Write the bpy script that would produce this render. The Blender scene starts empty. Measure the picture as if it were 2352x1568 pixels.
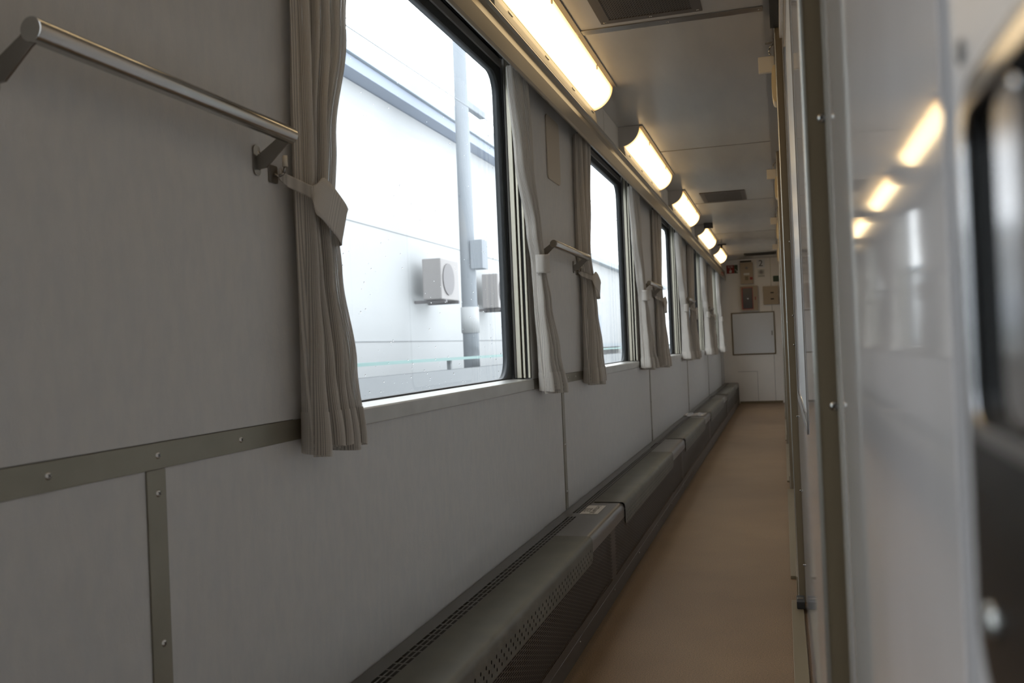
import bpy, bmesh, math, random
from mathutils import Vector, Matrix
R = math.radians
S = bpy.context.scene
COL = S.collection

# ------------------------------------------------------------------ camera, sky, exposure
CZ = 1.0
F_PX, YAW, PITCH, ROLL = 2120.075, 0.284369, 0.0074948, -0.0411766
cam = bpy.data.cameras.new('camera'); co = bpy.data.objects.new('camera', cam); COL.objects.link(co)
cam.sensor_width = 36.0; cam.sensor_fit = 'HORIZONTAL'; cam.lens = 36.0*F_PX/2352.0
fw = Vector((-math.sin(YAW)*math.cos(PITCH), math.cos(YAW)*math.cos(PITCH), math.sin(PITCH)))
rt = Vector((math.cos(YAW), math.sin(YAW), 0)); up = rt.cross(fw)
r2 = math.cos(ROLL)*rt + math.sin(ROLL)*up; u2 = -math.sin(ROLL)*rt + math.cos(ROLL)*up
co.matrix_world = Matrix(((r2.x, u2.x, -fw.x, 0), (r2.y, u2.y, -fw.y, 0), (r2.z, u2.z, -fw.z, CZ), (0, 0, 0, 1)))
cam.clip_start = 0.01; cam.clip_end = 300
cam.dof.use_dof = True; cam.dof.focus_distance = 2.6; cam.dof.aperture_fstop = 7.0
S.camera = co
S.view_settings.view_transform = 'Standard'; S.view_settings.look = 'None'
S.view_settings.exposure = 0.05; S.view_settings.gamma = 1.0; S.view_settings.use_curve_mapping = False
w = bpy.data.worlds.new('overcast_sky'); S.world = w; w.use_nodes = True
bg = w.node_tree.nodes['Background']; bg.inputs[0].default_value = (0.955, 0.975, 1.0, 1); bg.inputs[1].default_value = 4.6
S.cycles.max_bounces = 14; S.cycles.diffuse_bounces = 7; S.cycles.glossy_bounces = 5
S.cycles.transparent_max_bounces = 16; S.cycles.sample_clamp_indirect = 6.0
S.cycles.use_denoising = True

# ------------------------------------------------------------------ materials
def new_mat(name):
    m = bpy.data.materials.new(name); m.use_nodes = True
    nt = m.node_tree; return m, nt, nt.nodes['Principled BSDF']
def N(nt, t, **k):
    n = nt.nodes.new(t)
    for a, b in k.items(): setattr(n, a, b)
    return n
def mat(name, col, rough=.5, metal=0., spec=.5, coat=0., noise=None, bump=None, col2=None, stretch=(1, 1, 1), emit=None):
    """noise = scale of colour mottling (towards col2); bump = (scale, strength)"""
    m, nt, p = new_mat(name); L = nt.links
    p.inputs['Base Color'].default_value = (*col, 1); p.inputs['Roughness'].default_value = rough
    p.inputs['Metallic'].default_value = metal; p.inputs['Specular IOR Level'].default_value = spec
    p.inputs['Coat Weight'].default_value = coat; p.inputs['Coat Roughness'].default_value = .08
    tc = N(nt, 'ShaderNodeTexCoord'); mp = N(nt, 'ShaderNodeMapping'); mp.inputs['Scale'].default_value = stretch
    L.new(tc.outputs['Object'], mp.inputs[0])
    if noise:
        nz = N(nt, 'ShaderNodeTexNoise'); nz.inputs['Scale'].default_value = noise; nz.inputs['Detail'].default_value = 4
        L.new(mp.outputs[0], nz.inputs['Vector'])
        mx = N(nt, 'ShaderNodeMix', data_type='RGBA'); mx.inputs[6].default_value = (*col, 1)
        mx.inputs[7].default_value = (*(col2 or [c*.8 for c in col]), 1)
        rp = N(nt, 'ShaderNodeMapRange'); rp.inputs[1].default_value = .35; rp.inputs[2].default_value = .65
        L.new(nz.outputs[0], rp.inputs[0]); L.new(rp.outputs[0], mx.inputs[0]); L.new(mx.outputs[2], p.inputs['Base Color'])
    if bump:
        nb = N(nt, 'ShaderNodeTexNoise'); nb.inputs['Scale'].default_value = bump[0]; nb.inputs['Detail'].default_value = 3
        L.new(mp.outputs[0], nb.inputs['Vector'])
        b = N(nt, 'ShaderNodeBump'); b.inputs['Strength'].default_value = bump[1]; b.inputs['Distance'].default_value = .002
        L.new(nb.outputs[0], b.inputs['Height']); L.new(b.outputs[0], p.inputs['Normal'])
    if emit:
        p.inputs['Emission Color'].default_value = (*emit[0], 1); p.inputs['Emission Strength'].default_value = emit[1]
    return m

M = {}
M['wall'] = mat('grey_textured_wall_laminate', (.535, .522, .50), .55, noise=55, col2=(.50, .495, .485), bump=(420, .25), stretch=(1, 1, .35))
M['soffit'] = mat('soffit_laminate', (.66, .63, .58), .4)
M['ceil'] = mat('ceiling_laminate', (.45, .43, .40), .24, bump=(25, .03), stretch=(1, .2, 1), noise=12, col2=(.42, .405, .385))
M['endwall'] = mat('end_wall_laminate', (.80, .76, .71), .45, noise=6, col2=(.77, .735, .69))
M['gloss'] = mat('glossy_white_melamine', (.86, .85, .87), .05, spec=.42, noise=5, col2=(.775, .765, .775))
M['steel'] = mat('brushed_stainless', (.52, .50, .46), .30, metal=1, bump=(180, .06), stretch=(20, 1, 20))
M['strip'] = mat('olive_metal_strip', (.27, .25, .20), .42, metal=.6, noise=9, col2=(.235, .22, .175))
M['sill'] = mat('anodised_sill', (.50, .49, .46), .38, metal=.75, noise=14, col2=(.44, .43, .40), stretch=(1, .6, 1))
M['valance'] = mat('valance_metal', (.27, .245, .20), .36, metal=.5, noise=2, col2=(.245, .22, .18))
M['post'] = mat('olive_brown_post', (.19, .15, .092), .38, metal=.15, noise=3, col2=(.18, .14, .085))
M['edge'] = mat('pale_metal_edge', (.62, .61, .56), .25, metal=.8)
M['rail'] = mat('beige_anodised_rail', (.56, .53, .43), .35, metal=.5)
M['rubber'] = mat('dark_rubber', (.035, .04, .043), .45)
M['black'] = mat('matt_black', (.012, .012, .012), .6)
M['dark'] = mat('dark_gap', (.02, .018, .016), .8)
M['heater'] = mat('heater_enamel', (.13, .122, .11), .3, metal=.35, noise=8, col2=(.115, .108, .098))
M['mesh'] = mat('heater_mesh', (.085, .07, .058), .45, metal=.3)
M['cover'] = mat('worn_green_grey_sheet', (.135, .128, .10), .5, metal=.1, noise=9, col2=(.108, .104, .085), bump=(30, .05))
M['screw'] = mat('screw_steel', (.6, .59, .56), .25, metal=1)
M['beige'] = mat('beige_paint', (.38, .295, .20), .45)
M['beige2'] = mat('pale_beige_plastic', (.62, .56, .46), .45)
M['cream'] = mat('cream_plate', (.62, .6, .55), .4)
M['white'] = mat('white_laminate', (.66, .665, .68), .35)
M['grey'] = mat('grey_plastic', (.25, .24, .225), .5)
M['lampend'] = mat('lamp_end_cap', (.50, .48, .45), .5)
M['lamphouse'] = mat('lamp_housing_cream', (.62, .56, .44), .4)
M['red'] = mat('red_paint', (.27, .015, .012), .45)
M['green'] = mat('dark_green', (.03, .06, .035), .45)
M['smoked'] = mat('smoked_panel', (.05, .05, .06), .15)
M['brass'] = mat('yellowish_plastic', (.60, .47, .27), .35)
M['satin'] = mat('satin_white_door', (.70, .69, .70), .32)
M['plate'] = mat('beige_blank_plate', (.44, .385, .31), .5)
M['frost'] = mat('frosted_white_glass', (.80, .84, .87), .25)
M['chrome'] = mat('satin_chrome', (.72, .73, .76), .16, metal=1)
M['darksteel'] = mat('dark_stainless', (.07, .078, .09), .25, metal=.9)
M['bar'] = mat('polished_bar', (.50, .49, .47), .18, metal=1, bump=(60, .03), stretch=(8, .6, 8))
M['bracket'] = mat('bracket_steel', (.30, .285, .265), .28, metal=1)

# floor: speckled beige sheet with grime
def floor_mat():
    m, nt, p = new_mat('speckled_beige_floor'); L = nt.links
    tc = N(nt, 'ShaderNodeTexCoord')
    a = N(nt, 'ShaderNodeTexNoise'); a.inputs['Scale'].default_value = 260; a.inputs['Detail'].default_value = 3
    b = N(nt, 'ShaderNodeTexNoise'); b.inputs['Scale'].default_value = 3.2; b.inputs['Detail'].default_value = 5
    L.new(tc.outputs['Object'], a.inputs[0]); L.new(tc.outputs['Object'], b.inputs[0])
    r = N(nt, 'ShaderNodeValToRGB'); e = r.color_ramp.elements
    e[0].position = .33; e[0].color = (.11, .062, .027, 1); e[1].position = .6; e[1].color = (.235, .145, .072, 1)
    L.new(a.outputs[0], r.inputs[0])
    mx = N(nt, 'ShaderNodeMix', data_type='RGBA', blend_type='MULTIPLY'); mx.inputs[0].default_value = 1
    r2_ = N(nt, 'ShaderNodeValToRGB'); e = r2_.color_ramp.elements
    e[0].position = .3; e[0].color = (.84, .82, .80, 1); e[1].position = .65; e[1].color = (1, 1, 1, 1)
    L.new(b.outputs[0], r2_.inputs[0]); L.new(r.outputs[0], mx.inputs[6]); L.new(r2_.outputs[0], mx.inputs[7])
    L.new(mx.outputs[2], p.inputs['Base Color']); p.inputs['Roughness'].default_value = .5
    bp = N(nt, 'ShaderNodeBump'); bp.inputs['Strength'].default_value = .12; bp.inputs['Distance'].default_value = .001
    L.new(a.outputs[0], bp.inputs['Height']); L.new(bp.outputs[0], p.inputs['Normal'])
    return m
M['floor'] = floor_mat()

def glass_mat(name, tint=(.97, .99, 1)):
    m = bpy.data.materials.new(name); m.use_nodes = True; nt = m.node_tree; nt.nodes.clear(); L = nt.links
    o = N(nt, 'ShaderNodeOutputMaterial'); t = N(nt, 'ShaderNodeBsdfTransparent'); t.inputs[0].default_value = (*tint, 1)
    g = N(nt, 'ShaderNodeBsdfGlossy'); g.inputs['Roughness'].default_value = .02
    f = N(nt, 'ShaderNodeFresnel'); f.inputs[0].default_value = 1.45
    ge = N(nt, 'ShaderNodeNewGeometry'); inv = N(nt, 'ShaderNodeMath', operation='SUBTRACT'); inv.inputs[0].default_value = 1.0
    L.new(ge.outputs['Backfacing'], inv.inputs[1]); fm = N(nt, 'ShaderNodeMath', operation='MULTIPLY')   # reflect on entering faces only
    L.new(f.outputs[0], fm.inputs[0]); L.new(inv.outputs[0], fm.inputs[1])
    mx = N(nt, 'ShaderNodeMixShader'); L.new(fm.outputs[0], mx.inputs[0]); L.new(t.outputs[0], mx.inputs[1])
    L.new(g.outputs[0], mx.inputs[2]); L.new(mx.outputs[0], o.inputs[0]); return m
M['glass'] = glass_mat('window_glass')
def drop_mat():
    m, nt, p = new_mat('rain_water'); p.inputs['Transmission Weight'].default_value = 1; p.inputs['IOR'].default_value = 1.33
    p.inputs['Roughness'].default_value = 0; return m
M['drop'] = drop_mat()

def cloth_mat(name, base, sheer=.22):
    """ribbed open-weave curtain cloth: UV.x runs along the cloth in metres"""
    m = bpy.data.materials.new(name); m.use_nodes = True; nt = m.node_tree; nt.nodes.clear(); L = nt.links
    o = N(nt, 'ShaderNodeOutputMaterial')
    uv = N(nt, 'ShaderNodeUVMap'); uv.uv_map = 'UVMap'
    sx = N(nt, 'ShaderNodeSeparateXYZ'); L.new(uv.outputs[0], sx.inputs[0])
    nz = N(nt, 'ShaderNodeTexNoise'); nz.inputs['Scale'].default_value = 60; nz.inputs['Detail'].default_value = 2
    mp = N(nt, 'ShaderNodeMapping'); mp.inputs['Scale'].default_value = (1, .04, 1); L.new(uv.outputs[0], mp.inputs[0]); L.new(mp.outputs[0], nz.inputs[0])
    def math_(op, a, b=None):
        n = N(nt, 'ShaderNodeMath', operation=op)
        for i, x in enumerate((a, b)):
            if x is None: continue
            if isinstance(x, (int, float)): n.inputs[i].default_value = x
            else: L.new(x, n.inputs[i])
        return n.outputs[0]
    rib = math_('MULTIPLY_ADD', math_('SINE', math_('MULTIPLY', sx.outputs[0], 2*math.pi/.0036)), .5); rib.node.inputs[2].default_value = .5
    wv = math_('MULTIPLY_ADD', math_('SINE', math_('MULTIPLY', sx.outputs[1], 2*math.pi/.0030)), .5); wv.node.inputs[2].default_value = .5
    h = math_('ADD', math_('MULTIPLY', rib, .8), math_('ADD', math_('MULTIPLY', wv, .35), math_('MULTIPLY', nz.outputs[0], .8)))
    cr = N(nt, 'ShaderNodeMix', data_type='RGBA'); cr.inputs[6].default_value = (*[c*.84 for c in base], 1); cr.inputs[7].default_value = (*[min(1, c*1.06) for c in base], 1)
    L.new(rib, cr.inputs[0])
    bp = N(nt, 'ShaderNodeBump'); bp.inputs['Strength'].default_value = .4; bp.inputs['Distance'].default_value = .0012; L.new(h, bp.inputs['Height'])
    d = N(nt, 'ShaderNodeBsdfDiffuse'); L.new(cr.outputs[2], d.inputs[0]); L.new(bp.outputs[0], d.inputs['Normal'])
    t = N(nt, 'ShaderNodeBsdfTranslucent'); L.new(cr.outputs[2], t.inputs[0])
    mx = N(nt, 'ShaderNodeMixShader'); mx.inputs[0].default_value = .20; L.new(d.outputs[0], mx.inputs[1]); L.new(t.outputs[0], mx.inputs[2])
    tr = N(nt, 'ShaderNodeBsdfTransparent')
    thin = math_('MULTIPLY', math_('POWER', math_('SUBTRACT', 1.0, rib), 4.0), sheer)
    m2 = N(nt, 'ShaderNodeMixShader'); L.new(thin, m2.inputs[0]); L.new(mx.outputs[0], m2.inputs[1]); L.new(tr.outputs[0], m2.inputs[2])
    L.new(m2.outputs[0], o.inputs[0]); return m
M['cloth'] = cloth_mat('ribbed_curtain_cloth', (.62, .585, .535), .5)
M['cloth2'] = cloth_mat('ribbed_tieback_cloth', (.62, .585, .535), .0)

def lens_mat():
    m = bpy.data.materials.new('lit_diffuser'); m.use_nodes = True; nt = m.node_tree; nt.nodes.clear(); L = nt.links
    o = N(nt, 'ShaderNodeOutputMaterial'); e = N(nt, 'ShaderNodeEmission')
    uv = N(nt, 'ShaderNodeUVMap'); uv.uv_map = 'UVMap'; sx = N(nt, 'ShaderNodeSeparateXYZ'); L.new(uv.outputs[0], sx.inputs[0])
    # brightest in front of the tube, dimmer towards the edges of the diffuser
    cr = N(nt, 'ShaderNodeValToRGB'); el = cr.color_ramp.elements
    el[0].position = 0; el[0].color = (.50, .27, .09, 1); el[1].position = 1; el[1].color = (.45, .30, .14, 1)
    for p_, c in ((.10, (.75, .48, .20, 1)), (.28, (1, .72, .38, 1)), (.72, (1, .74, .41, 1)), (.94, (.8, .60, .34, 1))):
        k = el.new(p_); k.color = c
    L.new(sx.outputs[1], cr.inputs[0])
    c2 = N(nt, 'ShaderNodeValToRGB'); el = c2.color_ramp.elements
    el[0].position = 0; el[0].color = (.45, .36, .25, 1); el[1].position = .06; el[1].color = (1, 1, 1, 1)
    k = el.new(.95); k.color = (1, 1, 1, 1); k = el.new(1.0); k.color = (.4, .32, .2, 1)
    L.new(sx.outputs[0], c2.inputs[0])
    mx = N(nt, 'ShaderNodeMix', data_type='RGBA', blend_type='MULTIPLY'); mx.inputs[0].default_value = 1
    L.new(cr.outputs[0], mx.inputs[6]); L.new(c2.outputs[0], mx.inputs[7]); L.new(mx.outputs[2], e.inputs[0])
    e.inputs[1].default_value = 4.3; L.new(e.outputs[0], o.inputs[0]); return m
M['lens'] = lens_mat()

# ------------------------------------------------------------------ builders
class MB:
    def __init__(s): s.v = []; s.f = []; s.uv = []; s.mi = []; s.has_uv = False; s.cm = 0; s.sm = set()
    def face(s, idx, uv=None, smooth=False):
        s.f.append(tuple(idx)); s.uv.append(uv); s.mi.append(s.cm)
        if uv: s.has_uv = True
        if smooth: s.sm.add(len(s.f)-1)
    def quad(s, a, b, c, d):
        n = len(s.v); s.v += [a, b, c, d]; s.face((n, n+1, n+2, n+3))
    def box(s, x0, x1, y0, y1, z0, z1):
        n = len(s.v)
        s.v += [(x0, y0, z0), (x1, y0, z0), (x1, y1, z0), (x0, y1, z0), (x0, y0, z1), (x1, y0, z1), (x1, y1, z1), (x0, y1, z1)]
        for q in ((0, 3, 2, 1), (4, 5, 6, 7), (0, 1, 5, 4), (1, 2, 6, 5), (2, 3, 7, 6), (3, 0, 4, 7)): s.face([n+i for i in q])
        return s
    def prism(s, poly, a0, a1, axis='y', smooth=False):
        """poly: 2-D outline; axis y -> (x,z), x -> (y,z), z -> (x,y)"""
        n = len(s.v); k = len(poly)
        for a in (a0, a1):
            for p, q in poly:
                s.v.append({'y': (p, a, q), 'x': (a, p, q), 'z': (p, q, a)}[axis])
        s.face([n+i for i in range(k)]); s.face([n+k+i for i in reversed(range(k))])
        for i in range(k):
            j = (i+1) % k; s.face((n+i, n+k+i, n+k+j, n+j), smooth=smooth)
        return s
    def sheet(s, line, a0, a1, nseg=1, uv=False, smooth=True):
        """open (x,z) polyline swept along y"""
        n = len(s.v); k = len(line)
        for i in range(nseg+1):
            y = a0+(a1-a0)*i/nseg
            for p, q in line: s.v.append((p, y, q))
        for i in range(nseg):
            for j in range(k-1):
                a = n+i*k+j
                u = [(i/nseg, j/(k-1)), (i/nseg, (j+1)/(k-1)), ((i+1)/nseg, (j+1)/(k-1)), ((i+1)/nseg, j/(k-1))] if uv else None
                s.face((a, a+1, a+k+1, a+k), u, smooth)
        return s
    def cyl(s, p0, p1, r, seg=16, r1=None, cap=True):
        p0 = Vector(p0); p1 = Vector(p1); d = (p1-p0).normalized()
        a = d.orthogonal().normalized(); b = d.cross(a); n = len(s.v); r1 = r if r1 is None else r1
        for c, rr in ((p0, r), (p1, r1)):
            for i in range(seg):
                t = 2*math.pi*i/seg; s.v.append(tuple(c+a*math.cos(t)*rr+b*math.sin(t)*rr))
        for i in range(seg):
            j = (i+1) % seg; s.face((n+i, n+j, n+seg+j, n+seg+i), smooth=True)
        if cap: s.face([n+i for i in reversed(range(seg))]); s.face([n+seg+i for i in range(seg)])
        return s
    def tube(s, pts, r, seg=10):
        for a, b in zip(pts, pts[1:]): s.cyl(a, b, r, seg)
        return s
    def dome(s, c, nrm, r, h, seg=12, rings=3):
        c = Vector(c); nrm = Vector(nrm).normalized(); a = nrm.orthogonal().normalized(); b = nrm.cross(a); n = len(s.v)
        for k in range(rings):
            t = k/rings*math.pi/2
            for i in range(seg):
                q = 2*math.pi*i/seg; s.v.append(tuple(c+nrm*h*math.sin(t)+(a*math.cos(q)+b*math.sin(q))*r*math.cos(t)))
        s.v.append(tuple(c+nrm*h))
        for k in range(rings-1):
            for i in range(seg):
                j = (i+1) % seg; s.face((n+k*seg+i, n+k*seg+j, n+(k+1)*seg+j, n+(k+1)*seg+i), smooth=True)
        for i in range(seg):
            s.face((n+(rings-1)*seg+i, n+(rings-1)*seg+(i+1) % seg, n+rings*seg), smooth=True)
        return s
    def mesh(s, name, mats, bevel=0, fixn=True):
        me = bpy.data.meshes.new(name); me.from_pydata([tuple(v) for v in s.v], [], s.f)
        for m in (mats if isinstance(mats, (list, tuple)) else [mats]): me.materials.append(M[m] if isinstance(m, str) else m)
        me.polygons.foreach_set('material_index', s.mi)
        me.polygons.foreach_set('use_smooth', [i in s.sm for i in range(len(s.f))])
        if s.has_uv:
            l = me.uv_layers.new(name='UVMap'); k = 0
            for f, u in zip(s.f, s.uv):
                for i in range(len(f)):
                    l.data[k].uv = u[i] if u else (0, 0); k += 1
        if bevel or fixn:
            bm = bmesh.new(); bm.from_mesh(me)
            if fixn: bmesh.ops.recalc_face_normals(bm, faces=bm.faces)
            if bevel:
                es = [e for e in bm.edges if len(e.link_faces) == 2 and e.calc_face_angle(0) > .5]
                bmesh.ops.bevel(bm, geom=es, offset=bevel, segments=2, affect='EDGES', profile=.6, clamp_overlap=True)
            bm.to_mesh(me); bm.free()
        me.update(); return me

def link(name, me, parent=None, label=None, kind=None, loc=(0, 0, 0)):
    o = bpy.data.objects.new(name, me); COL.objects.link(o); o.location = loc
    if parent: o.parent = parent
    if label: o['label'] = label
    if kind: o['kind'] = kind
    return o
def part(name, mb, m, parent, bevel=0, label=None, kind=None, fixn=True):
    return link(name, mb.mesh(name, m, bevel, fixn), parent, label, kind)
def thing(name, label, cat, loc=(0, 0, 0), group=None, kind=None):
    o = bpy.data.objects.new(name, None); COL.objects.link(o); o.location = loc; o.empty_display_size = .05
    o['label'] = label; o['category'] = cat
    if group: o['group'] = group
    if kind: o['kind'] = kind
    return o
def single(name, mb, m, label, cat, group=None, kind=None, bevel=0, loc=(0, 0, 0), fixn=True):
    o = link(name, mb.mesh(name, m, bevel, fixn), None, label, kind, loc); o['category'] = cat
    if group: o['group'] = group
    return o
def copy_tree(o, parent=None):
    c = o.copy(); COL.objects.link(c); c.parent = parent
    for ch in [k for k in o.children]: copy_tree(ch, c)
    return c
def B(*a): return MB().box(*a)
def rrect(a0, a1, b0, b1, r, seg=6):
    out = []
    for (ca, cb, t0) in ((a1-r, b1-r, 0), (a0+r, b1-r, 90), (a0+r, b0+r, 180), (a1-r, b0+r, 270)):
        for i in range(seg+1):
            t = R(t0+90*i/seg); out.append((ca+r*math.cos(t), cb+r*math.sin(t)))
    return out
def ring_frame(mb, outer, inner, x0, x1):
    """frame between two (y,z) outlines with the same number of points, thickness x0..x1"""
    k = len(outer); n = len(mb.v)
    for x in (x0, x1):
        for lst in (outer, inner):
            for y, z in lst: mb.v.append((x, y, z))
    for i in range(k):
        j = (i+1) % k
        mb.face((n+i, n+j, n+k+j, n+k+i)); mb.face((n+2*k+i, n+2*k+j, n+3*k+j, n+3*k+i))
        mb.face((n+i, n+j, n+2*k+j, n+2*k+i)); mb.face((n+k+i, n+k+j, n+3*k+j, n+3*k+i), smooth=True)
    return mb
def perf(mb, u0, u1, v0, v1, nu, nv, hw, hh, mp, seg=4, stagger=False):
    """perforated sheet: nu x nv cells, each a ring round a real hole; mp maps (u,v) to xyz"""
    du = (u1-u0)/nu; dv = (v1-v0)/nv
    per = []
    base = [(-1, -1), (1, -1), (1, 1), (-1, 1)]
    for k in range(seg):
        if seg == 4: per.append(((hw/2)*base[k][0], (hh/2)*base[k][1]))
        else:
            t = 2*math.pi*(k+.5)/seg-math.pi*3/4-math.pi/seg; per.append((hw/2*math.cos(t), hh/2*math.sin(t)))
    def sq(k):
        if seg == 4: return base[k]
        t = 2*math.pi*(k+.5)/seg-math.pi*3/4-math.pi/seg; c, s_ = math.cos(t), math.sin(t); m_ = max(abs(c), abs(s_)); return (c/m_, s_/m_)
    for j in range(nv):
        off = du/2 if (stagger and j % 2) else 0
        if off:
            for ua, ub in ((u0, u0+off), (u1-off, u1)):
                mb.quad(mp(ua, v0+j*dv), mp(ub, v0+j*dv), mp(ub, v0+(j+1)*dv), mp(ua, v0+(j+1)*dv))
        for i in range(nu-(1 if off else 0)):
            cu = u0+off+(i+.5)*du; cv = v0+(j+.5)*dv; n = len(mb.v)
            for k in range(seg):
                a = sq(k); mb.v.append(mp(cu+a[0]*du/2, cv+a[1]*dv/2))
            for k in range(seg): mb.v.append(mp(cu+per[k][0], cv+per[k][1]))
            for k in range(seg):
                l = (k+1) % seg; mb.face((n+k, n+l, n+seg+l, n+seg+k))
    return mb

# screw with a cross recess (shared meshes)
def screw_mesh(nrm, r=.0055, h=.0022):
    mb = MB(); mb.dome((0, 0, 0), nrm, r, h, 12, 3); mb.cm = 1
    n = Vector(nrm).normalized(); a = n.orthogonal().normalized(); b = n.cross(a); c = n*(h*1.02)
    for p, q in ((a, b), (b, a)):
        p = p*r*.55; q = q*r*.13
        mb.quad(tuple(c+p+q), tuple(c-p+q), tuple(c-p-q), tuple(c+p-q))
    return mb.mesh('screw', ['screw', 'black'], 0, False)
SC_X = screw_mesh((1, 0, 0)); SC_XN = screw_mesh((-1, 0, 0)); SC_YN = screw_mesh((0, -1, 0), .0048, .003); SC_Z = screw_mesh((0, 0, -1), .005, .002)
SC_XS = screw_mesh((1, 0, 0), .004, .002)
def screw(me, loc, parent): return link('screw', me, parent, loc=loc)

# ------------------------------------------------------------------ dimensions (metres)
WX = -.88            # left wall face
HZ = 2.228           # ceiling
Y0, Y1 = -1.7, 14.72   # near and far ends of the corridor
RX = .05             # right wall / doors plane
P = 2.6              # bay pitch
WR = [3.25+P*i for i in range(5)]                 # far jamb of each window
WIN = [(-1.0, .64)]+[(r-1.63, r) for r in WR]  # first one is unseen: continues the row, added to light the right panel
SZ0, SZ1 = .885, 2.08                              # window opening
ORD = ['nearest', 'second', 'third', 'fourth', 'farthest']

# ------------------------------------------------------------------ floor, ceiling
fl = B(-.98, .11, Y0-.05, Y1+.05, -.06, 0)
single('floor', fl, 'floor', 'speckled beige vinyl floor running the length of the corridor', 'floor', kind='structure')
ce = thing('ceiling', 'grey laminate ceiling in panels between metal joint strips', 'ceiling', kind='structure')
JY = [-1.72, 1.08, 3.56, 6.0, 8.43, 10.95, 13.3, 14.74]
for a, b in zip(JY, JY[1:]):
    part('ceiling_panel', B(-.98, .11, a+.003, b-.003, HZ, HZ+.03), 'ceil', ce)
part('ceiling_backing', B(-.98, .11, Y0-.05, Y1+.05, HZ+.031, HZ+.08), 'dark', ce)
part('joint_strip', B(-.725, -.018, 3.540, 3.590, HZ-.004, HZ-.0005), 'bracket', ce, .001, 'wide shiny metal joint strip')
for x in (-.715, -.37, -.03): screw(SC_Z, (x, 3.567, HZ-.004), ce)
for y in JY[3:-1]+[1.08]:
    part('joint_strip', B(-.725, -.018, y-.006, y+.006, HZ-.003, HZ-.0005), 'grey', ce)
# ------------------------------------------------------------------ left wall
wl = thing('wall_left', 'grey textured laminate window wall with metal cover strips', 'wall', kind='structure')
SY = [1.138, 3.72, 6.34, 8.96, 11.5, 14.05]        # vertical strips
edges = [Y0]+SY+[Y1]
for a, b in zip(edges, edges[1:]):
    part('lower_panel', B(WX-.03, WX, a+.003, b-.003, .0, SZ0-.037), 'wall', wl)
ups = [Y0]+[v for w_ in WIN for v in w_]+[Y1]
for i in range(0, len(ups), 2):
    part('pier_panel', B(WX-.03, WX, ups[i]+(.0 if i == 0 else .006), ups[i+1]-.006, SZ0, 2.10), 'wall', wl)
part('wall_backing', B(WX-.10, WX-.031, Y0, Y1, 0, SZ0-.04), 'dark', wl)
part('wall_backing', B(WX-.10, WX-.031, Y0, Y1, SZ1+.02, HZ), 'dark', wl)
for i in range(0, len(ups), 2): part('wall_backing', B(WX-.10, WX-.031, ups[i]+(.0 if i == 0 else .03), ups[i+1]-.03, SZ0-.04, SZ1+.02), 'dark', wl)
for i in range(0, len(ups), 2):                     # horizontal strip on each pier
    a, b = ups[i], ups[i+1]
    part('cover_strip', B(WX, WX+.003, a, b, .846, .884), 'strip', wl, .0008)
for y in (.934, 1.143, 1.358, .725, 3.62, 3.83, 3.98): screw(SC_X, (WX+.003, y, .866), wl)
for k, y in enumerate(SY):
    part('cover_strip', B(WX, WX+.003, y-.021, y+.021, .33, .8455), 'strip', wl, .0008)
    for z in (.811, .594, .40): screw(SC_X, (WX+.003, y+.003, z), wl)
# soffit above the valance
sf = thing('trim_1', 'grey soffit panels between curtain valance and ceiling', 'trim', kind='structure')
SJ = [Y0, 2.3, 4.755, 7.25, 9.65, 12.0, Y1]
for a, b in zip(SJ, SJ[1:]): part('soffit_panel', B(WX, -.843, a+.004, b-.004, 2.085, HZ-.001), 'soffit', sf)
part('backing', B(WX-.001, -.848, Y0, Y1, 2.085, HZ-.002), 'dark', sf)
# valance (curtain pelmet)
vp = [(-.800, 1.915), (-.797, 1.925), (-.799, 1.985), (-.812, 2.026), (-.808, 2.040), (-.800, 2.046), (-.803, 2.054), (-.843, 2.056),
      (-.862, 2.056), (-.835, 2.03), (-.820, 1.98), (-.806, 1.915)]
vb = MB().prism(vp, Y0, Y1, 'y')
single('trim_2', vb, 'valance', 'long olive metal curtain pelmet under the ceiling lamps', 'pelmet', kind='structure', bevel=.0012)

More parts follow.
